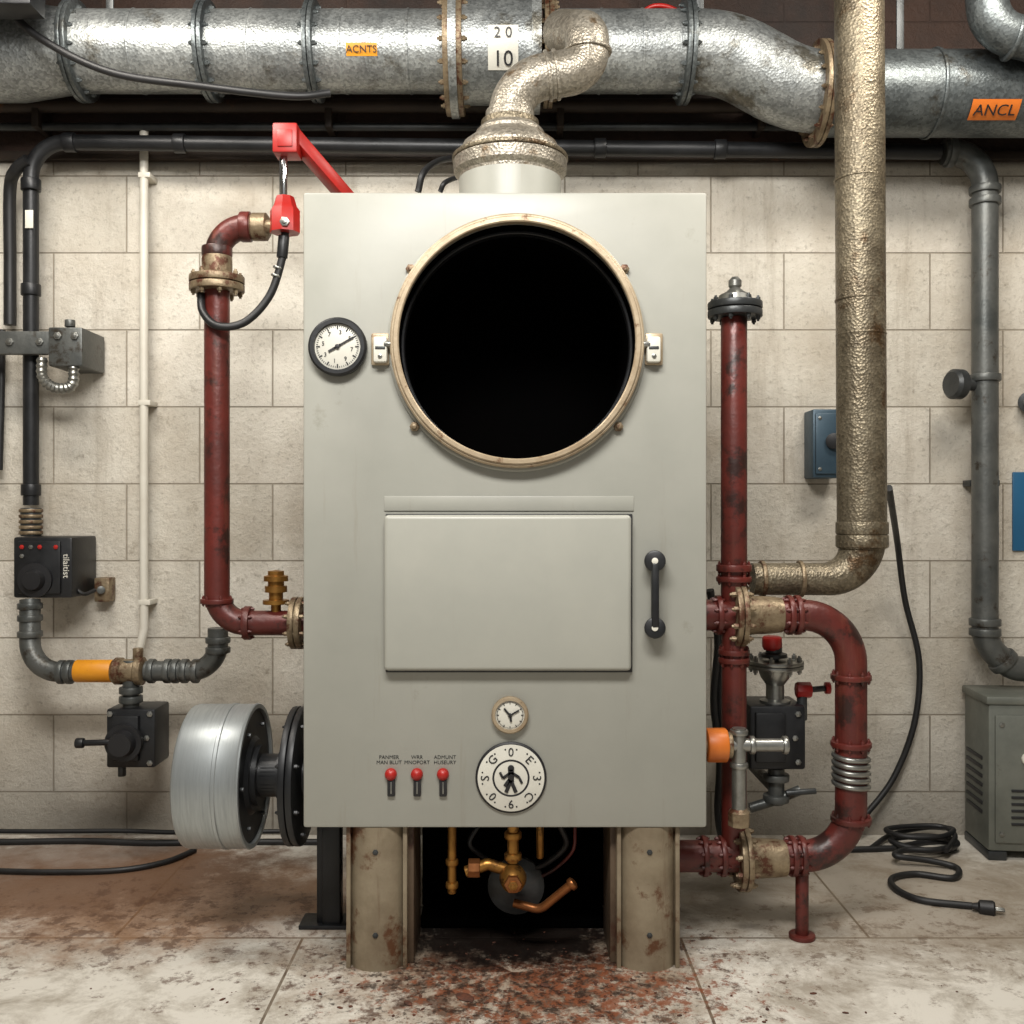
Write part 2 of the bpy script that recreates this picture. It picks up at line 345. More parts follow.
for i,(a,b) in enumerate(((411,270),(624,270),(415,427),(618,427))):
    B.append(bolt(f'rim_bolt_{i+1}',P(a,b),S(5),'flange',h=.014))
for i,a in enumerate((380,654)):
    s=-1 if i==0 else 1
    B.append(pbox(f'latch_plate_{i+1}',a-9,333,a+9,365,-.012,.012,'ring',.004))
    B.append(pbox(f'latch_block_{i+1}',a-7,336,a+7,362,-.034,.024,'face',.006))
    B.append(pbox(f'latch_notch_{i+1}',a-5,346,a+5,349,-.036,.004,'dark',.001))
    B.append(cyl(f'latch_pin_{i+1}',P(a-s*4,344,-.03),P(a-s*16,344,-.03),S(3),'steel'))
    B.append(bolt(f'latch_bolt_{i+1}',P(a,356,-.034),S(2.4),'steel',h=.004))
B.append(pbox('door_header',384,496,634,511,-.004,.004,'cab',.002))
B.append(pbox('door_gasket',385.5,514,632.5,672.5,-.008,.008,'ink',.002))
bm=bmesh.new();p=P(384,515,-.03);q=P(631.5,671,-.03)
box_bm(bm,p.x,q.x,-.034,-.006,q.z,p.z,.011,None,5);B.append(mk('access_door',bm,'door'))
hx=655
B.append(beam('door_handle_bar',P(hx,563,-.045),P(hx,627,-.045),S(11),S(7),'bmetal',.004))
for i,y in enumerate((561,628)):
    B.append(cyl(f'handle_post_{i+1}',P(hx,y,0),P(hx,y,-.052),S(10.5),'bmetal',32,.005))
    B.append(cyl(f'handle_screw_{i+1}',P(hx,y,-.05),P(hx,y,-.056),S(3.2),'face',20,.001))
def gauge(pref,px,py,r,bz,face,Yf=0,dep=.03,hands=(),nums=False):
    L=[];c=P(px,py,Yf);R=S(r,Yf)
    L.append(lathe(pref+'_bezel',[(0,R*.92),(dep*.3,R),(dep*.8,R),(dep,R*.93),(dep,R*.80),(dep*.6,R*.78),(dep*.6,.001)],c,-Yv,bz,64,False))
    f=c-Yv*dep*.63
    L.append(lathe(pref+'_face',rprof(.003,R*.785,.0005),f+Yv*.001,-Yv,face,64))
    bm=bmesh.new()
    for i in range(60):
        big=(i%5==0);a=2*math.pi*i/60
        m=Matrix.Translation(f)@Matrix.Rotation(a,4,'Y')
        w=R*(.022 if big else .009);l0=R*(.6 if big else .67)
        box_bm(bm,-w,w,-.0035,-.0025,l0,R*.73,0,m)
    for ang,ln,w in hands:
        m=Matrix.Translation(f)@Matrix.Rotation(math.radians(ang),4,'Y')
        box_bm(bm,-R*w,R*w,-.006,-.0045,-R*.12,R*.7*ln,0,m)
    lathe_bm(bm,rprof(.005,R*.08,.0005),f-Yv*.003,-Yv,20)
    L.append(mk(pref+'_markings',bm,'ink'))
    if nums:
        for i in range(8):
            a=math.pi*2*i/8+.2;L.append(text(f'{pref}_numeral_{i+1}',str((i*2+3)%10),f+Vector((math.sin(a)*R*.5,-.0035,math.cos(a)*R*.5)),R*.2,'ink'))
    return L
B+=gauge('thermometer',339,348,29,'bmetal','face',nums=True,hands=((60,.9,.03),(240,.5,.04)))
B+=gauge('pressure_gauge',510,714,18.5,'ring','face',dep=.02,hands=((60,.8,.04),(320,.7,.05),(170,.5,.06)))
c=P(511,777)
B.append(lathe('dial_plate',[(0,S(35.5)),(.006,S(35.5)),(.009,S(34)),(.009,.001)],c,-Yv,'ink',64,False))
B.append(lathe('dial_face',rprof(.004,S(33.3),.001),c-Yv*.007,-Yv,'face',64))
B.append(annulus('dial_inner_ring',c-Yv*.010,-Yv,S(16.6),S(18.6),.0015,'ink',64,.0005))
for i,ch in enumerate('0E3C90SG'):
    a=math.pi*2*i/8;p=c+Vector((math.sin(a)*S(25.5),-.0118,math.cos(a)*S(25.5)))
    B.append(text(f'dial_letter_{i+1}',ch,p,S(12),'ink',a,.0008))
bm=bmesh.new()
for i in range(16):
    a=math.pi*2*(i+.5)/16;lathe_bm(bm,rprof(.001,S(.9),.0002),c-Yv*.011+Vector((math.sin(a)*S(29),0,math.cos(a)*S(29))),-Yv,8)
fc=c-Yv*.0112
def limb(x0,z0,x1,z1,w):
    v=Vector((x1-x0,0,z1-z0));m=Matrix.Translation(fc+Vector((S(x0),0,S(z0))))@Matrix.Rotation(math.atan2(v.x,v.z),4,'Y')
    box_bm(bm,-S(w),S(w),-.003,0,0,S(v.length),.0005,m)
lathe_bm(bm,rprof(.003,S(3.2),.0005),fc+Vector((0,0,S(10))),-Yv,20)
limb(0,-3,0,9,3);limb(0,6,-8,0,1.4);limb(-8,0,-11,6,1.2);limb(0,6,8,1,1.4);limb(8,1,11,-5,1.2)
limb(0,-2,-5,-14,1.8);limb(0,-2,5,-14,1.8);limb(-6,-8,-1,-1,2)
B.append(mk('dial_emblem',bm,'ink'))
for i,a in enumerate((391,417,443)):
    B.append(pbox(f'switch_slot_{i+1}',a-3.8,778,a+3.8,797,-.010,.010,'ink',.003))
    B.append(pbox(f'switch_pointer_{i+1}',a-.6,782,a+.6,794,-.0115,.003,'steel',.0004))
    B.append(lathe(f'switch_lamp_{i+1}',[(0,S(6)),(.008,S(6)),(.014,S(4.8)),(.018,S(2.5)),(.019,.0005)],P(a,774,0),-Yv,'redp',24))
for i,(a,t1,t2) in enumerate(((389,'PANMER','MAN BLUT'),(417,'WRR','MNOPORT'),(445,'ADMUNT','HUSEURY'))):
    B.append(text(f'switch_label_{i+1}',t1+'\n'+t2,P(a,760,-.0005),S(5.2),'ink'))
# legs: bowed-front channel columns with rim flanges
for i,(a,b) in enumerate(((347,404),(620,679))):
    xa,xb=P(a,0,.0).x,P(b,0,0).x
    bm=bmesh.new();n=24;xm=(xa+xb)/2;hw=(xb-xa)/2
    outer=[];inner=[]
    for k in range(n+1):
        t=-1+2*k/n;yy=.0+.07*(1-math.sqrt(max(0,1-(t*.97)**2)))
        outer.append((xm+hw*t,yy));inner.append((xm+hw*t*.9,yy+.014))
    loop=outer+inner[::-1]
    lo=[bm.verts.new((x,y,0)) for x,y in loop];hi=[bm.verts.new((x,y,zb)) for x,y in loop]
    m_=len(loop)
    for k in range(m_): bm.faces.new((lo[k],lo[(k+1)%m_],hi[(k+1)%m_],hi[k]))
    for k in range(n):
        for ring in (lo,hi): bm.faces.new((ring[k],ring[k+1],ring[m_-2-k],ring[m_-1-k]))
    B.append(mk(f'leg_{i+1}',bm,'leg'))
    bm=bmesh.new()
    for q in (xa,xb): box_bm(bm,q-S(2.2),q+S(2.2),.02,.24,0,zb,.002)
    B.append(mk(f'leg_flanges_{i+1}',bm,'leg'))
    s=xb if i==0 else xa;sg=1 if i==0 else -1
    bm=bmesh.new();x1=s+sg*S(8);box_bm(bm,min(s,x1),max(s,x1),.05,.24,0,zb,.003);box_bm(bm,xa,xb,.08,.24,0,.014,.002)
    B.append(mk(f'leg_stiffener_{i+1}',bm,'legd'))
    for j,y in enumerate((852,935)):
        B.append(bolt(f'leg_bolt_{i+1}_{j+1}',P((a+b)/2,y,.002),S(3),'dark',h=.005))
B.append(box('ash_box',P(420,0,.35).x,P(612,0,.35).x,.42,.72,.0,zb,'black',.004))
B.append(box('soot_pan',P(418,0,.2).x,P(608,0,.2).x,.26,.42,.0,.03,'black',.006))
for i,xx_ in enumerate((xl+.06,xr-.14)):
    B.append(box(f'rear_leg_{i+1}',xx_,xx_+.08,.62,.7,0,zb,'dark',.003))
G=B;Y0=.08
G.append(tube('burner_supply_riser',[P(513,822,Y0),P(513,862,Y0)],S(6),'brass'))
G.append(lathe('burner_valve_body',[(0,S(8)),(S(4),S(12)),(S(14),S(14)),(S(24),S(12)),(S(28),S(8))],P(513,876,Y0)+Yv*.02,-Yv,'brass',28))
G.append(lathe('burner_valve_cap',rprof(S(8),S(9)),P(513,876,Y0)-Yv*.045,-Yv,'copper',6))
G.append(bolt('burner_valve_nut',P(513,876,Y0)-Yv*.06,S(5),'brass',h=.012))
G.append(collars('burner_riser_nuts',[(P(513,835,Y0),Z),(P(513,856,Y0),Z)],S(9),'brass',.018))
G.append(tube('burner_left_branch',[P(513,872,Y0),P(488,864,Y0),P(466,872,Y0)],S(6),'brass',.02))
G.append(lathe('burner_branch_knob',rprof(S(12),S(10)),P(480,868,Y0),-X,'copper',8))
G.append(tube('burner_outlet',[P(514,903,Y0+.02),P(540,910,Y0),P(574,882,Y0-.02)],S(4.5),'copper',.04))
G.append(collars('burner_outlet_nut',[(P(572,884,Y0-.02),P(574,882)-P(545,906))],S(6.5),'copper',.014))
G.append(lathe('pressure_regulator',[(0,S(24)),(.012,S(30)),(.03,S(30)),(.05,S(18)),(.06,.001)],P(516,882,Y0+.1),-Yv,'dark',36))
G.append(cyl('side_copper_pipe',P(452,824,Y0),P(452,893,Y0),S(4.5),'brass'))
G.append(collars('side_nuts',[(P(452,862,Y0),Z),(P(452,885,Y0),Z)],S(6.5),'brass',.016))
G.append(cable('red_wire',[P(575,826,Y0+.05),P(573,850,Y0+.04),P(556,868,Y0+.06),P(535,880,Y0+.08)],S(1.8),'red'))
G.append(cable('black_wire',[P(478,826,Y0+.05),P(470,845,Y0+.04),P(490,862,Y0+.06),P(505,880,Y0+.1)],S(2.4)))
G.append(cable('black_wire_2',[P(560,826,Y0+.02),P(566,845,Y0+.04),P(548,862,Y0+.06),P(530,870,Y0+.08)],S(3)))
G.append(cyl('pilot_tube',P(540,824,Y0+.03),P(540,858,Y0+.03),S(4),'brass'))
boiler=group('boiler',B,(0,.35,0))

G=[];Y0=.26
G.append(box('post',P(322,0,Y0).x,P(340,0,Y0).x,Y0,Y0+.05,.008,zb-.001,'bmetal',.003))
G.append(box('post_web',P(316,0,Y0).x,P(323,0,Y0).x,Y0+.01,Y0+.06,.008,zb-.001,'bmetal',.002))
G.append(box('foot',P(299,0,Y0).x,P(350,0,Y0).x,Y0-.01,Y0+.08,0,.012,'bmetal',.003))
group('support_stand',G)

# blower
G=[];Y0=.2;cz=P(0,775,Y0).z;r=S(70,Y0)
x0=P(192,0,Y0).x;x1=-.69
o=Vector((x0,Y0,cz));Lh=x1-x0
G.append(lathe('drum',[(0,r*.3),(.0,r*.93),(.006,r*.985),(.014,r),(Lh*.6,r),(Lh*.6+.002,r*1.012),(Lh*.6+.010,r*1.012),(Lh*.6+.012,r),(Lh-.01,r),(Lh-.004,r*1.012),(Lh,r*1.0),(Lh,r*.94),(Lh-.012,r*.93),(Lh-.012,r*.3)],o,X,'alu',96))
G.append(lathe('drum_end_plate',[(0,r*.92),(.004,r*.92),(.004,r*.55),(.014,r*.5)],Vector((x1-.012,Y0,cz)),X,'bmetal',64))
G.append(lathe('hub',[(0,r*.42),(.02,r*.42),(.02,r*.3),(.07,r*.3),(.07,r*.36),(.10,r*.36)],Vector((x1-.005,Y0,cz)),X,'bmetal',40))
G.append(flange('mounting_flange',Vector((x1+.115,Y0,cz)),X,r*.97,.036,'bmetal',8,True,.006))
G.append(cyl('drive_shaft',Vector((x1+.02,Y0,cz)),Vector((xl-.0005,Y0,cz)),r*.3,'bmetal'))
bm=bmesh.new()
for k in range(6):
    t=2*math.pi*k/6;lathe_bm(bm,rprof(.010,.006,.001),Vector((x1-.006,Y0+math.cos(t)*r*.75,cz+math.sin(t)*r*.75)),X,6)
G.append(mk('end_plate_bolts',bm,'dark'))
group('blower',G)

# ---------------- flue on top
G=[];Y0=.35;c0=P(510,0,Y0).x;zc=lambda y:P(0,y,Y0).z
O=Vector((c0,Y0,zt))
h=lambda y:zc(y)-zt
G.append(lathe('flue_base',[(.001,S(50,Y0)),(h(182),S(50,Y0)),(h(178),S(51,Y0)),(h(174),S(56,Y0)),(h(163),S(57,Y0)),(h(160),S(53,Y0)),(h(154),S(53,Y0)),(h(152),S(49,Y0)),(h(146),S(47,Y0)),(h(136),S(34,Y0)),(h(133),S(34,Y0)),(h(130),S(31,Y0)),(h(124),S(25,Y0)),(h(112),S(24,Y0))],O,Z,'flue',64))
G.append(lathe('flue_storm_collar',rprof(.012,S(58,Y0),.003),O+Z*h(162),Z,'rustg',64))
G.append(lathe('flue_lower_sleeve',[(.001,S(51,Y0)),(h(181),S(51,Y0))],O,Z,'cab',64))
G.append(collars('base_bands',[(O+Z*h(127),Z)],S(29,Y0),'rustg',.03))
pth=[P(510,124,Y0),P(510,82,Y0),P(586,70,Y0),P(588,34,Y0),P(562,32,Y0+.16)]
bm=bmesh.new();sweep_bm(bm,fillet(pth,[.12,.09,.055],14),S(22,Y0),36);G.append(mk('flue_elbows',bm,'flue',50))
fl=[(P(510,114,Y0),Z),(P(548,76,Y0),X+Z*.16),(P(556,75,Y0),X+Z*.16),(P(587.5,52,Y0),Z)]
G.append(collars('flue_bands',fl,S(24.5,Y0),'flue',.010))
group('flue_pipe',G)

# ---------------- ventilation duct
G=[];Y0=.75;czd=P(0,52,Y0).z;rd=S(39,Y0)
def xx(px):return P(px,0,Y0).x
G.append(lathe('duct_run_left',[(0,rd),(xx(445)-xx(60),rd)],Vector((xx(60),Y0,czd)),X,'galv',64))
xs=-2.98
G.append(lathe('duct_reducer_left',[(0,rd*1.22),(xx(18)-xs,rd*1.22),(xx(62)-xs,rd*1.05),(xx(78)-xs,rd*1.03)],Vector((xs,Y0,czd)),X,'galv',64))
pr=[(0,rd*1.02),(.02,rd*1.02),(.02,rd*1.6),(.045,rd*1.6),(.045,rd*1.32),(.08,rd*1.28),(xx(540)-xx(445)-.06,rd*1.28),(xx(540)-xx(445)-.03,rd*1.3),(xx(540)-xx(445)-.03,rd*1.5),(xx(540)-xx(445),rd*1.5),(xx(540)-xx(445),rd)]
G.append(lathe('central_junction',pr,Vector((xx(445),Y0,czd)),X,'galv',64))
for i,px in enumerate((449,461)): G.append(flange(f'junction_flange_{i+1}',Vector((xx(px),Y0,czd)),X,rd*1.55,.02,'flange',16,False,.008))
G.append(flange('junction_flange_3',Vector((xx(548),Y0,czd)),X,rd*1.35,.03,'flange',14,True,.008))
zr=P(0,94,Y0).z
G.append(tube('duct_run_right',[Vector((xx(545),Y0,czd)),Vector((xx(725),Y0,czd)),Vector((xx(790),Y0,P(0,88,Y0).z)),Vector((xx(830),Y0,zr))],rd*1.0,'galv',.35,48,14))
G.append(lathe('duct_run_far_right',[(0,rd*1.05),(3.0-xx(815)-.01,rd*1.08)],Vector((xx(815),Y0,zr)),X,'galvd',64))
for i,(px,rr,zz) in enumerate(((80,1.22,czd),(210,1.22,czd),(315,1.22,czd),(685,1.28,czd),(818,1.3,zr))):
    G.append(flange(f'duct_flange_{i+1}',Vector((xx(px),Y0,zz)),X,rd*rr,.03,'galvd' if i!=4 else 'flange',14,True,.007))
seam=[(Vector((xx(p),Y0,czd)),X) for p in (140,255,345,410,600,640)]
G.append(collars('duct_seams',seam,rd*1.02,'galv',.010))
G.append(collars('duct_seams_far',[(Vector((xx(930),Y0,zr)),X)],rd*1.11,'galvd',.012))
G.append(patch('warning_label_1',0,czd,Y0,rd*1.006,xx(352),xx(382),-.52,-.22,'yellow'))
G.append(ctext('label_text_1','ACNTS',xx(367),Y0,czd,rd*1.006,-.37,.03,'ink'))
G.append(patch('warning_label_2',0,zr,Y0,rd*1.1,xx(956),xx(1003),-.98,-.5,'orange'))
G.append(ctext('label_text_2','ANCL',xx(979),Y0,zr,rd*1.1,-.74,.05,'ink'))
G.append(patch('number_plate',0,czd,Y0,rd*1.3,xx(489),xx(518),-.75,.05,'face'))
G.append(ctext('number_text','10',xx(503.5),Y0,czd,rd*1.3,-.55,.065,'ink'))
G.append(ctext('number_text_upper','2 0',xx(503.5),Y0,czd,rd*1.3,-.1,.045,'ink'))
bm=bmesh.new()
for px in (110,470,700,900):
    zz=zr if px==900 else czd
    box_bm(bm,xx(px)-.012,xx(px)+.012,Y0-.004,Y0+.004,zz+rd*.9,3.149,.001)
G.append(mk('hanger_straps',bm,'dark'))
group('ventilation_duct',G)
G=[tube('branch',[P(985,-20,.55),P(990,30,.55),P(1050,45,.55)],S(20,.55),'galvd',.1,32),collars('band',[(P(1012,38,.55),X-Z*.2)],S(22,.55),'galvd',.014)]
group('branch_duct',G)

box('junction_box',xx(14),xx(82),.40,.50,P(0,12,.45).z,3.149,'bmetal',.006)
G=[]
for i,(y,r,Yp,m) in enumerate(((106,7,.97,'beam'),(127,4,.99,'dark'))):
    G.append(tube(f'pipe_{i+1}',[Vector((-2.99,Yp,P(0,y,Yp).z)),Vector((2.99,Yp,P(0,y,Yp).z))],S(r,Yp),m))
for k,px in enumerate((40,330,560,760,960)):
    p=P(px,100,.99);G.append(box(f'clip_{k+1}',p.x-.012,p.x+.012,.95,1.058,P(0,131,.99).z,P(0,98,.99).z,'beam',.003))
group('overhead_pipes',G)

cable('overhead_cable',[P(-40,-30,.53),P(0,2,.53),P(40,38,.54),P(110,72,.55),P(200,86,.56),P(290,96,.57),P(330,93,.6)],S(4,.5))
cable('roof_cable',[P(418,192,.5),P(424,172,.5),P(442,160,.6),P(470,158,.75)],S(3.4,.5))
cable('roof_cable.001',[P(440,192,.5),P(446,182,.5),P(466,176,.6),P(490,180,.7)],S(2.6,.5))
cable('red_cable',[P(640,14,.9),P(655,6,.88),P(675,10,.88),P(700,30,.9)],S(2.4,.9),'redp')

# ---------------- main dark conduit
G=[];Yp=.97;r=S(7.5,Yp)
G.append(tube('run',[P(31,505,Yp),P(31,142,Yp-.05),P(940,152,Yp-.04)],r,'bmetal',.12,20,12))
G.append(collars('couplings',[(P(31,185,Yp-.05),Z),(P(31,290,Yp-.03),Z),(P(31,490,Yp),Z),(P(70,142.4,Yp-.05),X),(P(180,143.6,Yp-.05),X),(P(720,149.3,Yp-.05),X),(P(600,148,Yp-.05),X)],r*1.25,'bmetal',.04))
G.append(cyl('threaded_coupling',P(31,508,Yp),P(31,536,Yp),r*1.3,'dark'))
bm=bmesh.new()
for k in range(5): lathe_bm(bm,rprof(.012,r*1.5,.003),P(31,509+k*5.5,Yp),-Z,24)
G.append(mk('thread_ridges',bm,'flange'))
G.append(pbox('tag',25,210,33,228,Yp-r-.045,.003,'face',.0005))
G.append(cable('drop_lead',[P(28,160,.90),P(16,170,.92),P(10,190,.97),P(10,260,1.0),P(10,325,1.0)],S(6,.97)))
G.append(cable('drop_lead_2',[P(2,330,1.01),P(1,400,1.01),P(-1,470,1.01)],S(3.5,1)))
group('electrical_conduit',G)
G=[tube('tube',[P(144,130,1.0),P(144,630,1.0),P(139,652,.99)],S(4.2,1),'white',.05,16)]
for k,y in enumerate((172,400,600)): G.append(pbox(f'clip_{k+1}',138,y,150,y+5,.985,.074,'white',.001))
group('white_conduit',G)
# bracket
G=[];Yp=.88
G.append(pbox('arm',-30,331,52,354,Yp,.03,'grey',.003))
G.append(pbox('plate',48,327,82,366,Yp-.02,.19,'grey',.006))
for k,(a,b) in enumerate(((10,342),(40,342),(58,336),(75,336))): G.append(bolt(f'bolt_{k+1}',P(a,b,Yp if k<2 else Yp-.02),S(4,Yp),'steel'))
G.append(cyl('knob',P(70,327,Yp),P(70,320,Yp),S(5,Yp),'grey'))
bm=bmesh.new()
path=spline([P(42,358,Yp),P(43,378,Yp),P(56,388,Yp),P(72,385,Yp),P(74,366,Yp)],8)
sweep_bm(bm,path,lambda t:S(4.5,Yp)*(1+.25*(int(t*32)%2)),14)
G.append(mk('flexible_hose',bm,'steel'))
group('pipe_bracket',G)
# control box
G=[];Yp=.85
G.append(pbox('housing',13,537,72,598,Yp,.2,'bmetal',.008))
G.append(pbox('cover',17,541,60,594,Yp-.012,.014,'bmetal',.005))
G.append(lathe('selector',[(0,S(17,Yp)),(.012,S(17,Yp)),(.014,S(11,Yp)),(.035,S(9,Yp)),(.036,.001)],P(36,580,Yp-.01),-Yv,'ink',36))
for k,(a,b) in enumerate(((22,547),(31,547),(40,547),(22,556),(56,547))): G.append(bolt(f'screw_{k+1}',P(a,b,Yp-.012),S(2.4,Yp),'steel' if k%2 else 'redp',h=.004))
G.append(text('label','tilaitist',P(66,566,Yp-.001),S(9,Yp),'face',math.pi/2))
G.append(cable('lead',[P(75,588,Yp+.05),P(84,594,Yp+.06),P(95,590,Yp+.1)],S(2,Yp)))
G.append(pbox('outlet',94,578,109,602,1.0,.06,'flange',.004)); G.append(cyl('outlet_button',P(101,590,1.0),P(101,590,.985),S(4,1),'grey'))
group('control_box',G)
# lower left piping
G=[];Yp=.8;r=S(10,Yp)
G.append(tube('inlet_pipe',[P(30,600,Yp+.05),P(30,672,Yp),P(125,672,Yp)],r,'grey',.11,24,12))
G.append(collars('inlet_collars',[(P(30,606,Yp+.045),Z),(P(30,618,Yp+.035),Z),(P(30,634,Yp+.02),Z),(P(62,672,Yp),X),(P(70,672,Yp),X)],r*1.2,'grey',.02))
G.append(cyl('yellow_sleeve',P(76,671,Yp),P(113,671,Yp),r*1.12,'yellow',32,.004))
G.append(lathe('tee_body',[(0,r*1.1),(.01,r*1.35),(.03,r*1.35),(.035,r*1.2),(.075,r*1.2),(.08,r*1.4),(.1,r*1.4),(.105,r*1.1)],P(113,671,Yp),X,'flange',32))
G.append(cyl('tee_stem',P(131,660,Yp),P(131,712,Yp),r*.8,'grey'))
G.append(collars('tee_nuts',[(P(131,690,Yp),Z),(P(131,699,Yp),Z)],r*1.15,'grey',.022))
G.append(cyl('bleed',P(138,662,Yp),P(138,648,Yp),r*.5,'flange'))
G.append(tube('outlet_pipe',[P(146,671,Yp),P(218,671,Yp),P(218,628,Yp)],r*1.0,'grey',.09,24,12))
G.append(collars('outlet_collars',[(P(152,671,Yp),X),(P(168,671,Yp),X),(P(176,671,Yp),X),(P(185,671,Yp),X),(P(196,671,Yp),X),(P(218,640,Yp),Z),(P(218,650,Yp),Z)],r*1.22,'grey',.02))
G.append(pbox('valve_housing',106,709,155,768,Yp-.05,.14,'bmetal',.008))
G.append(pbox('valve_cover',112,716,138,762,Yp-.07,.03,'bmetal',.006))
G.append(lathe('valve_actuator',[(0,S(18,Yp)),(.02,S(18,Yp)),(.02,S(13,Yp)),(.05,S(11,Yp)),(.051,.001)],P(125,742,Yp-.065),-Yv,'ink',32))
G.append(cyl('valve_lever',P(118,742,Yp-.1),P(82,743,Yp-.1),S(3,Yp),'bmetal'))
G.append(lathe('lever_knob',rprof(S(8,Yp),S(5,Yp),.004),P(84,743,Yp-.1),-X,'bmetal',20))
for k,(a,b) in enumerate(((150,714),(150,763),(110,714),(147,738))): G.append(bolt(f'valve_bolt_{k+1}',P(a,b,Yp-.05),S(3,Yp),'steel',h=.006))
G.append(cyl('valve_drain',P(122,766,Yp),P(122,776,Yp),S(4,Yp),'dark'))
G.append(box('mounting_block',P(131,0,Yp).x-.03,P(131,0,Yp).x+.03,Yp+.08,WY-.001,P(0,755,Yp).z,P(0,725,Yp).z,'bmetal',.004))
group('gas_line',G)

# ---------------- left red pipe
G=[];Yp=.5;r=S(12.5,Yp)
G.append(tube('riser',[P(262,227,Yp),P(217,227,Yp),P(217,623,Yp),Vector((xl-.001,Yp,P(0,623,Yp).z))],r,'red',[.09,.09],28,12))
G.append(flange('upper_flange',P(217,284,Yp),Z,S(27,Yp),.045,'flange',8,True))
G.append(lathe('flange_neck',[(0,r*1.15),(.012,r*1.2),(.05,r*1.2),(.06,r*1.6)],P(217,256,Yp),-Z,'flange',32))
G.append(collars('joint_collars',[(P(246,227,Yp),X),(P(217,252,Yp),Z)],r*1.2,'red',.03))
G.append(flange('lower_joint',P(217,601,Yp),Z,r*1.3,.014,'red',6,False))
G.append(flange('horizontal_joint',P(248,623,Yp),X,r*1.35,.02,'red',6,False))
G.append(flange('cabinet_flange',P(298,623,Yp),X,S(26,Yp),.035,'flange',8,True))
G.append(lathe('end_fitting',[(0,r*.9),(.01,r*1.1),(.05,r*1.1),(.06,r*.7)],P(250,227,Yp),X,'flange',24))
G.append(lathe('air_vent',[(0,S(5,Yp)),(S(8,Yp),S(5,Yp)),(S(8,Yp),S(13,Yp)),(S(12,Yp),S(13,Yp)),(S(12,Yp),S(7,Yp)),(S(20,Yp),S(7,Yp)),(S(20,Yp),S(11,Yp)),(S(26,Yp),S(11,Yp)),(S(26,Yp),S(8,Yp)),(S(31,Yp),S(8,Yp)),(S(31,Yp),S(12,Yp)),(S(36,Yp),S(12,Yp)),(S(37,Yp),S(8,Yp)),(S(41,Yp),S(8,Yp)),(S(42,Yp),.001)],P(276,612,Yp),Z,'brass',24))
Ya=.46
G.append(pbox('actuator_head',272,122,297,152,Ya-.04,.08,'redp',.006))
G.append(pbox('actuator_head_recess',277,129,292,146,Ya-.044,.006,'redp',.002))
G.append(beam('actuator_arm',P(288,130,Ya),P(352,204,Ya+.12),S(18,Ya),S(12,Ya),'redp',.004))
G.append(cyl('actuator_rod',P(284,150,Ya),P(284,202,Ya),S(3.5,Ya),'chrome'))
G.append(cyl('rod_sleeve',P(281,150,Ya+.01),P(281,196,Ya+.01),S(1.5,Ya),'ink'))
G.append(lathe('clamp_block',[(0,S(15,Ya)),(S(22,Ya),S(15,Ya)),(S(26,Ya),S(12,Ya)),(S(36,Ya),S(9,Ya))],P(285,233,Ya),Z,'redp',8))
G.append(bolt('clamp_bolt',P(285,222,Ya-.04),S(5,Ya),'steel'))
G.append(cyl('pipe_coupling',P(262,227,Ya+.03),P(278,227,Ya+.01),S(7,Ya),'flange'))
G.append(cable('hose',[P(285,233,Ya),P(283,255,Ya),P(270,295,Ya),P(245,322,Ya-.01),P(218,326,Ya-.02),P(203,312,Ya),P(201,294,Ya+.02)],S(4,Ya)))
G.append(cyl('hose_ferrule',P(284,236,Ya),P(282,258,Ya),S(5.5,Ya),'bmetal'));G.append(collars('ferrule_bands',[(P(278,268,Ya),Z+X*.3),(P(276,276,Ya),Z+X*.3)],S(5.2,Ya),'steel',.008))
group('water_pipe',G)

# ---------------- right exhaust pipe
G=[];Ye=.3;r=S(24,Ye)
top=P(858,-30,Ye);top.z=3.149
G.append(tube('riser',[top,P(862,548,Ye)],r,'rustg',0,40))
bm=bmesh.new()
sweep_bm(bm,fillet([P(862,540,Ye),P(862,579,Ye),P(752,579,Ye)],.15,18),lambda t:S(23-7*t,Ye),36)
G.append(mk('elbow',bm,'rustg',50))
G.append(collars('bands',[(P(862,528,Ye),Z),(P(862,541,Ye),Z)],r*1.06,'rustg',.035))
G.append(collars('seams',[(P(861,335,Ye),Z),(P(860,300,Ye),Z),(P(859,180,Ye),Z)],r*1.02,'rustg',.008))
G.append(collars('elbow_bands',[(P(800,579,Ye),X),(P(762,579,Ye),X)],S(18.5,Ye),'flange',.012))
group('exhaust_pipe',G)

# ---------------- right red pipes
G=[];Yp=.2;r=S(13,Yp)
G.append(cyl('riser',P(734,318,Yp),P(734,600,Yp),r,'red'))
G.append(flange('top_flange',P(735,310,Yp),Z,S(27,Yp),.04,'dark',8,True))
G.append(lathe('top_cap',[(0,S(18,Yp)),(.02,S(16,Yp)),(.03,S(9,Yp)),(.04,S(5,Yp)),(.045,S(6.5,Yp)),(.06,S(6.5,Yp)),(.07,S(3,Yp))],P(735,303,Yp),Z,'steel',28))
G.append(flange('mid_flange_upper',P(734,568,Yp),Z,r*1.35,.018,'red',6,False));G.append(flange('mid_flange_upper_2',P(734,579,Yp),Z,r*1.35,.014,'red',6,False))
rr=S(15.5,Yp)
G.append(tube('upper_run_and_return',[Vector((xr+.001,Yp,P(0,615,Yp).z)),P(851,615,Yp),P(851,856,Yp),Vector((.432,Yp,P(0,856,Yp).z))],rr,'red',[.13,.13],32,14))
G.append(tube('lower_riser',[P(734,600,Yp),P(734,856,Yp)],r*.95,'red'))
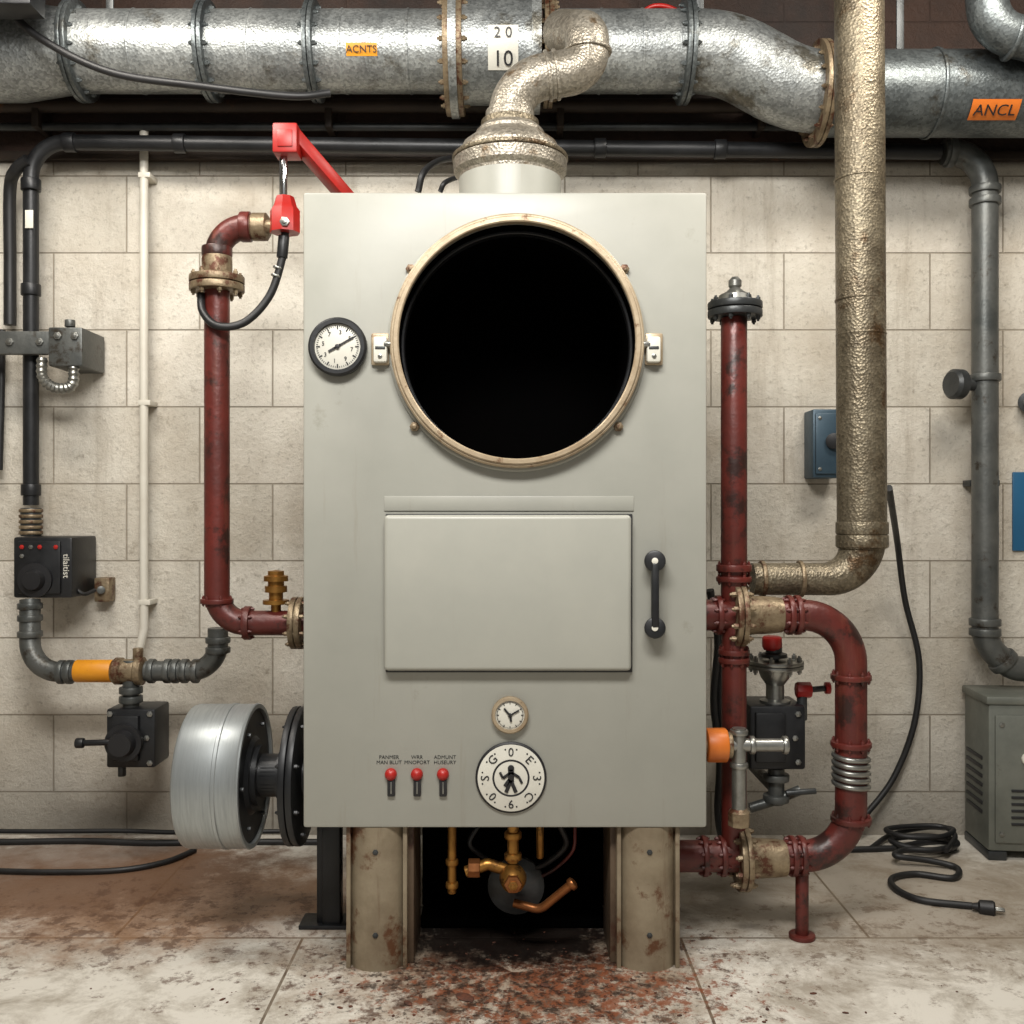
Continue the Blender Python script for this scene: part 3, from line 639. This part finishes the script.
for n,(a,b) in enumerate(((738,615),(742,858))):
    G.append(flange(f'main_flange_{n+1}',P(a,b,Yp),X,S(32,Yp),.03,'flange',10,True))
    G.append(lathe(f'flange_hub_{n+1}',[(0,rr*1.35),(.025,rr*1.25),(.07,rr*1.2),(.1,rr*1.12)],P(a+6,b,Yp),X,'flange',32))
for n,(a,b,ax) in enumerate(((789,615,X),(797,615,X),(851,677,Z),(851,744,Z),(851,819,Z),(792,856,X),(801,856,X),(722,856,X),(704,856,X),(734,660,Z),(734,652,Z),(718,615,X))):
    G.append(flange(f'ring_{n+1}',P(a,b,Yp),ax,rr*1.28 if a!=734 else r*1.2,.014,'red',8,False,.005))
bm=bmesh.new()
hel=[];n=140
c1=P(851,752,Yp);c2=P(851,786,Yp)
for k in range(n+1):
    t=k/n;a=t*2*math.pi*5;q=c1.lerp(c2,t);hel.append(q+Vector((math.cos(a),math.sin(a),0))*rr*1.06)
sweep_bm(bm,hel,S(2.7,Yp),10);G.append(mk('coil_spring',bm,'steel',60))
G.append(cyl('prop',P(802,868,Yp),Vector((P(802,0,Yp).x,Yp,.01)),S(6.5,Yp),'red'))
G.append(cyl('prop_foot',Vector((P(802,0,Yp).x,Yp,.012)),Vector((P(802,0,Yp).x,Yp,0)),S(13,Yp),'red'))
Yb=.1
G.append(cyl('orange_union',P(706,745,Yb),P(727,745,Yb),S(17,Yb),'orange',10,.005))
G.append(collars('union_ring',[(P(729,745,Yb),X)],S(13,Yb),'flange',.014))
G.append(cyl('union_stub',Vector((xr+.001,Yb,P(0,745,Yb).z)),P(710,745,Yb),S(9,Yb),'flange'))
G.append(tube('bypass_horizontal',[P(729,745,Yb),P(788,745,Yb)],S(6.5,Yb),'steel'))
G.append(tube('bypass_vertical',[P(739,728,Yb),P(739,812,Yb)],S(7,Yb),'steel'))
G.append(collars('bypass_nuts',[(P(739,732,Yb),Z),(P(739,765,Yb),Z),(P(785,745,Yb),X),(P(752,745,Yb),X)],S(9,Yb),'steel',.014))
G.append(lathe('drain_cap',[(0,S(7,Yb)),(.01,S(11,Yb)),(.045,S(11,Yb)),(.05,S(7,Yb))],P(739,808,Yb),-Z,'flange',8))
group('water_pipe.001',G)
# control valve assembly
G=[];Yc=.4
G.append(lathe('red_knob',[(0,S(8,Yc)),(.01,S(10,Yc)),(.035,S(10,Yc)),(.04,S(8,Yc))],P(772,650,Yc),Z,'redp',12))
G.append(lathe('bonnet',[(0,S(5,Yc)),(.02,S(5,Yc)),(.02,S(13,Yc)),(.03,S(13,Yc)),(.035,S(8,Yc)),(.06,S(8,Yc))],P(774,664,Yc),Z,'dark',28))
G.append(flange('wheel_flange',P(775,664,Yc),Z,S(28,Yc),.022,'steel',8,True))
G.append(lathe('valve_body',[(0,S(12,Yc)),(.02,S(15,Yc)),(.035,S(15,Yc)),(.04,S(9,Yc)),(.08,S(9,Yc)),(.1,S(14,Yc)),(.125,S(17,Yc)),(.14,S(17,Yc))],P(775,712,Yc),Z,'steel',32))
G.append(pbox('actuator_box',750,706,806,770,Yc-.06,.16,'bmetal',.008))
G.append(pbox('actuator_cover',756,713,786,763,Yc-.075,.02,'bmetal',.005))
for k,(a,b) in enumerate(((798,714),(798,762),(795,738))): G.append(bolt(f'bolt_{k+1}',P(a,b,Yc-.06),S(3,Yc),'steel',h=.006))
G.append(cyl('lower_pipe',P(776,768,Yc),P(776,804,Yc),S(8,Yc),'grey'))
G.append(collars('lower_nuts',[(P(776,777,Yc),Z),(P(776,798,Yc),Z)],S(13,Yc),'grey',.02))
G.append(tube('lower_branch',[P(750,808,Yc),P(776,800,Yc),P(800,790,Yc)],S(5,Yc),'grey',.03))
G.append(cyl('branch_tap',P(786,793,Yc-.02),P(816,791,Yc-.02),S(3,Yc),'dark'))
G.append(cyl('red_tap',P(796,690,Yc),P(811,690,Yc),S(8,Yc),'redp',8,.004))
G.append(cyl('tap_stem',P(806,690,Yc),P(828,688,Yc),S(3,Yc),'dark'));G.append(cyl('tap_head',P(825,688,Yc),P(830,688,Yc),S(6,Yc),'redp'))
G.append(cyl('tap_body',P(802,694,Yc),P(802,720,Yc),S(5,Yc),'dark'))
G.append(cyl('rear_pipe',P(776,790,Yc),P(776,790,Yc)+Yv*(WY-Yc-.001),S(6,Yc),'grey'))
group('regulating_valve',G)
for i,(a,o) in enumerate(((716,0),(722,8))):
    e=F(a+8,845+i,.014)
    cable('drop_cable' if i==0 else 'drop_cable.001',[P(a-6,590+o,.85),P(a+2,640,.9),P(a-2,700,.92),P(a+4,760,.92),P(a+2,810,.93),Vector((e.x,.93,.03)),Vector((e.x+.03,.90,.013))],S(4,.9))

# ---------------- right wall steam pipe
G=[];Yp=.93;r=S(12.5,Yp)
G.append(tube('run',[P(943,152,Yp),P(985,152,Yp),P(985,645,Yp),P(1012,668,Yp),P(1060,672,Yp)],r,'grey',[.12,.12,.08],28,12))
G.append(collars('collars',[(P(950,152,Yp),X),(P(985,190,Yp),Z),(P(985,202,Yp),Z),(P(985,378,Yp),Z),(P(985,622,Yp),Z),(P(985,632,Yp),Z),(P(1003,661,Yp),X-Z)],r*1.2,'grey',.025))
G.append(lathe('side_tap',[(0,S(6,Yp)),(.05,S(6,Yp)),(.05,S(10,Yp)),(.06,S(15,Yp)),(.09,S(15,Yp)),(.1,S(12,Yp))],P(975,385,Yp),-X-Yv*.3,'dark',28))
G.append(pbox('pipe_clip',970,480,1000,486,1.0,.059,'dark',.002))
group('steam_pipe',G)
G=[]
G.append(pbox('enclosure',813,409,840,478,.95,.109,'blue',.006));G.append(pbox('lid',816,413,838,474,.94,.012,'blue',.004))
G.append(cyl('rotary_knob',P(834,441,.94),P(834,441,.92),S(8,.94),'ink'))
G.append(bolt('screw_1',P(820,418,.94),S(2,.94),'steel',h=.003));G.append(bolt('screw_2',P(820,469,.94),S(2,.94),'steel',h=.003))
group('switch_box',G)
G=[pbox('plate',1013,472,1060,551,1.049,.01,'bluesign',.004),pbox('white_mark',1028,500,1050,520,1.046,.004,'face',.001)]
group('safety_sign',G)
G=[cyl('disc',P(1030,402,1.059),P(1030,402,1.0),S(11,1.0),'dark'),cyl('nut',P(1030,402,1.0),P(1030,402,.98),S(6,1.0),'steel')]
group('knob',G)
e=F(862,846,.012)
cable('power_cable',[P(889,488,.5),P(897,540,.9),P(905,600,1.0),P(919,660,1.02),P(915,720,1.02),P(895,775,1.02),P(868,812,1.0),Vector((e.x-.08,.93,.012)),Vector((e.x-.2,.91,.012))],S(3,1.0))
# grey power unit
G=[];hh=.53
R=Matrix.Translation((1.572,.80,0))@Matrix.Rotation(math.radians(-5),4,'Z')
def gb(n,*a,mat='equip',bev=.004): G.append(box(n,*a,mat,bev,R))
gb('housing',0,.5,0,.22,.03,hh,bev=.01)
gb('lid',-.008,.508,-.008,.225,hh-.015,hh+.012,bev=.006)
gb('front_panel',.02,.48,-.008,.004,.06,hh-.05)
gb('foot_1',.0,.06,.0,.22,0,.03,mat='dark');gb('foot_2',.44,.5,.0,.22,0,.03,mat='dark')
for k in range(6): gb(f'vent_{k+1}',.07,.2,-.012,-.006,.12+k*.022,.128+k*.022,mat='ink',bev=.001)
for k,(a,b) in enumerate(((.04,.45),(.04,.09),(.13,.45))): G.append(bolt(f'screw_{k+1}',R@Vector((a,-.008,b)),.009,'steel',h=.004))
bm=bmesh.new()
for k in range(7): box_bm(bm,-.004,0,.05,.19,.14+k*.03,.152+k*.03,.001,R)
G.append(mk('side_vents',bm,'ink'))
G.append(cyl('indicator',R@Vector((.12,-.008,.34)),R@Vector((.12,-.02,.34)),.02,'face'))
group('power_unit',G)

# floor cables
fr=.010
def FC(l,h=fr): return [F(a,b,h) for a,b in l]
def FS(l): return [F(a-9 if a>890 else a,b,fr) for a,b in l]
G=[cable('lead_1',FS([(712,850),(760,852),(820,850),(870,849),(905,848)]),fr),
   cable('lead_2',[v+Z*dz for v,dz in zip(FS([(905,848),(935,842),(962,842),(958,850),(925,852),(900,846),(925,842),(955,844),(966,850),(945,856),(915,856),(905,862),(940,864),(966,868),(962,878),(925,874),(902,878),(904,888),(930,900),(981,906)]),(0,0,0,0,.01,.02,.02,.02,.02,.02,.02,.02,.01,0,0,0,0,0,0,0))],fr),
   cable('lead_3',[v+Z*dz for v,dz in zip(FS([(870,849),(900,838),(935,836),(962,841),(950,850),(915,850),(895,843),(915,838),(950,838),(964,846),(955,857)]),(0,.01,.03,.04,.045,.045,.045,.04,.04,.035,.02))],fr*.9)]
pp=F(972,906,.016);pq=F(996,909,.016);v=(pq-pp).normalized()
G.append(lathe('plug_body',[(0,.008),(.015,.012),(.02,.02),(.055,.022),(.06,.018)],pp,v,'rubber',20))
a,b=frame(v)
for k,s in enumerate((-1,0,1)): G.append(cyl(f'plug_prong_{k+1}',pp+v*.058+a*s*.009,pp+v*.085+a*s*.009,.003,'steel',10,.0005))
group('extension_cord',G,F(940,870))
cable('floor_cable',FC([(-60,868),(0,871),(60,872),(120,870),(165,862),(195,850)]),.009)
cable('floor_cable.001',FC([(-60,841),(0,842),(80,841),(150,843),(230,842),(330,842)]),.011)
cable('floor_cable.002',[v+Z*.03 for v in FC([(-60,839.5),(40,840),(120,839.5),(180,841),(280,840)])],.008)

# rust debris
bm=bmesh.new()
for k in range(260):
    a=random.uniform(0,6.28);q=.1+abs(random.gauss(0,.3));x=math.cos(a)*q*1.4;y=-.04+math.sin(a)*q*.5
    if y>-.02 and abs(x)>.2: continue
    s=random.uniform(.0015,.005)
    m=Matrix.Translation((x,y,s*.3))@Matrix.Rotation(random.uniform(0,3),4,'Z')@Matrix.Diagonal((s*random.uniform(.6,2.2),s,s*.35,1))
    bmesh.ops.create_icosphere(bm,subdivisions=1,radius=1,matrix=m)
for px,py,s in ((465,997,.028),(408,1003,.014),(545,985,.014)):
    p=F(px,py,.002);m=Matrix.Translation(p)@Matrix.Rotation(random.uniform(0,3),4,'Z')@Matrix.Diagonal((s,s*.6,.003,1))
    bmesh.ops.create_icosphere(bm,subdivisions=2,radius=1,matrix=m)
mk('rust_debris',bm,'rust')

# ---------------- lights
def area(name,loc,tgt,sx,sy,e,col=(1,1,1)):
    l=bpy.data.lights.new(name,'AREA');l.shape='RECTANGLE';l.size=sx;l.size_y=sy;l.energy=e;l.color=col
    o=bpy.data.objects.new(name,l);bpy.context.collection.objects.link(o);o.location=loc
    o.rotation_euler=(Vector(tgt)-Vector(loc)).to_track_quat('-Z','Y').to_euler();return o
area('ceiling_light_main',(-.2,-1.9,2.95),(0,.4,.7),1.5,.5,104,(1,.975,.93))
area('wall_fill_left',(-1.35,-.25,2.98),(-1.05,1.0,1.1),.8,.3,30,(1,.94,.85))  # unseen fill lamp, added to brighten the back wall on the left
area('wall_fill_right',(1.35,-.25,2.98),(1.05,1.0,1.1),.8,.3,30,(1,.94,.85))  # matching unseen fill, added for the right part of the back wall
w=bpy.data.worlds.new('World');bpy.context.scene.world=w;w.use_nodes=True
w.node_tree.nodes['Background'].inputs[0].default_value=(1,.985,.96,1);w.node_tree.nodes['Background'].inputs[1].default_value=.34
cam=bpy.data.cameras.new('Camera');co=bpy.data.objects.new('Camera',cam);bpy.context.collection.objects.link(co)
co.location=(0,-D0,CH);co.rotation_euler=(math.pi/2,0,0);cam.sensor_width=36;cam.lens=36*1000/1024;cam.clip_start=.05
bpy.context.scene.camera=co
bpy.context.scene.view_settings.view_transform='Standard'
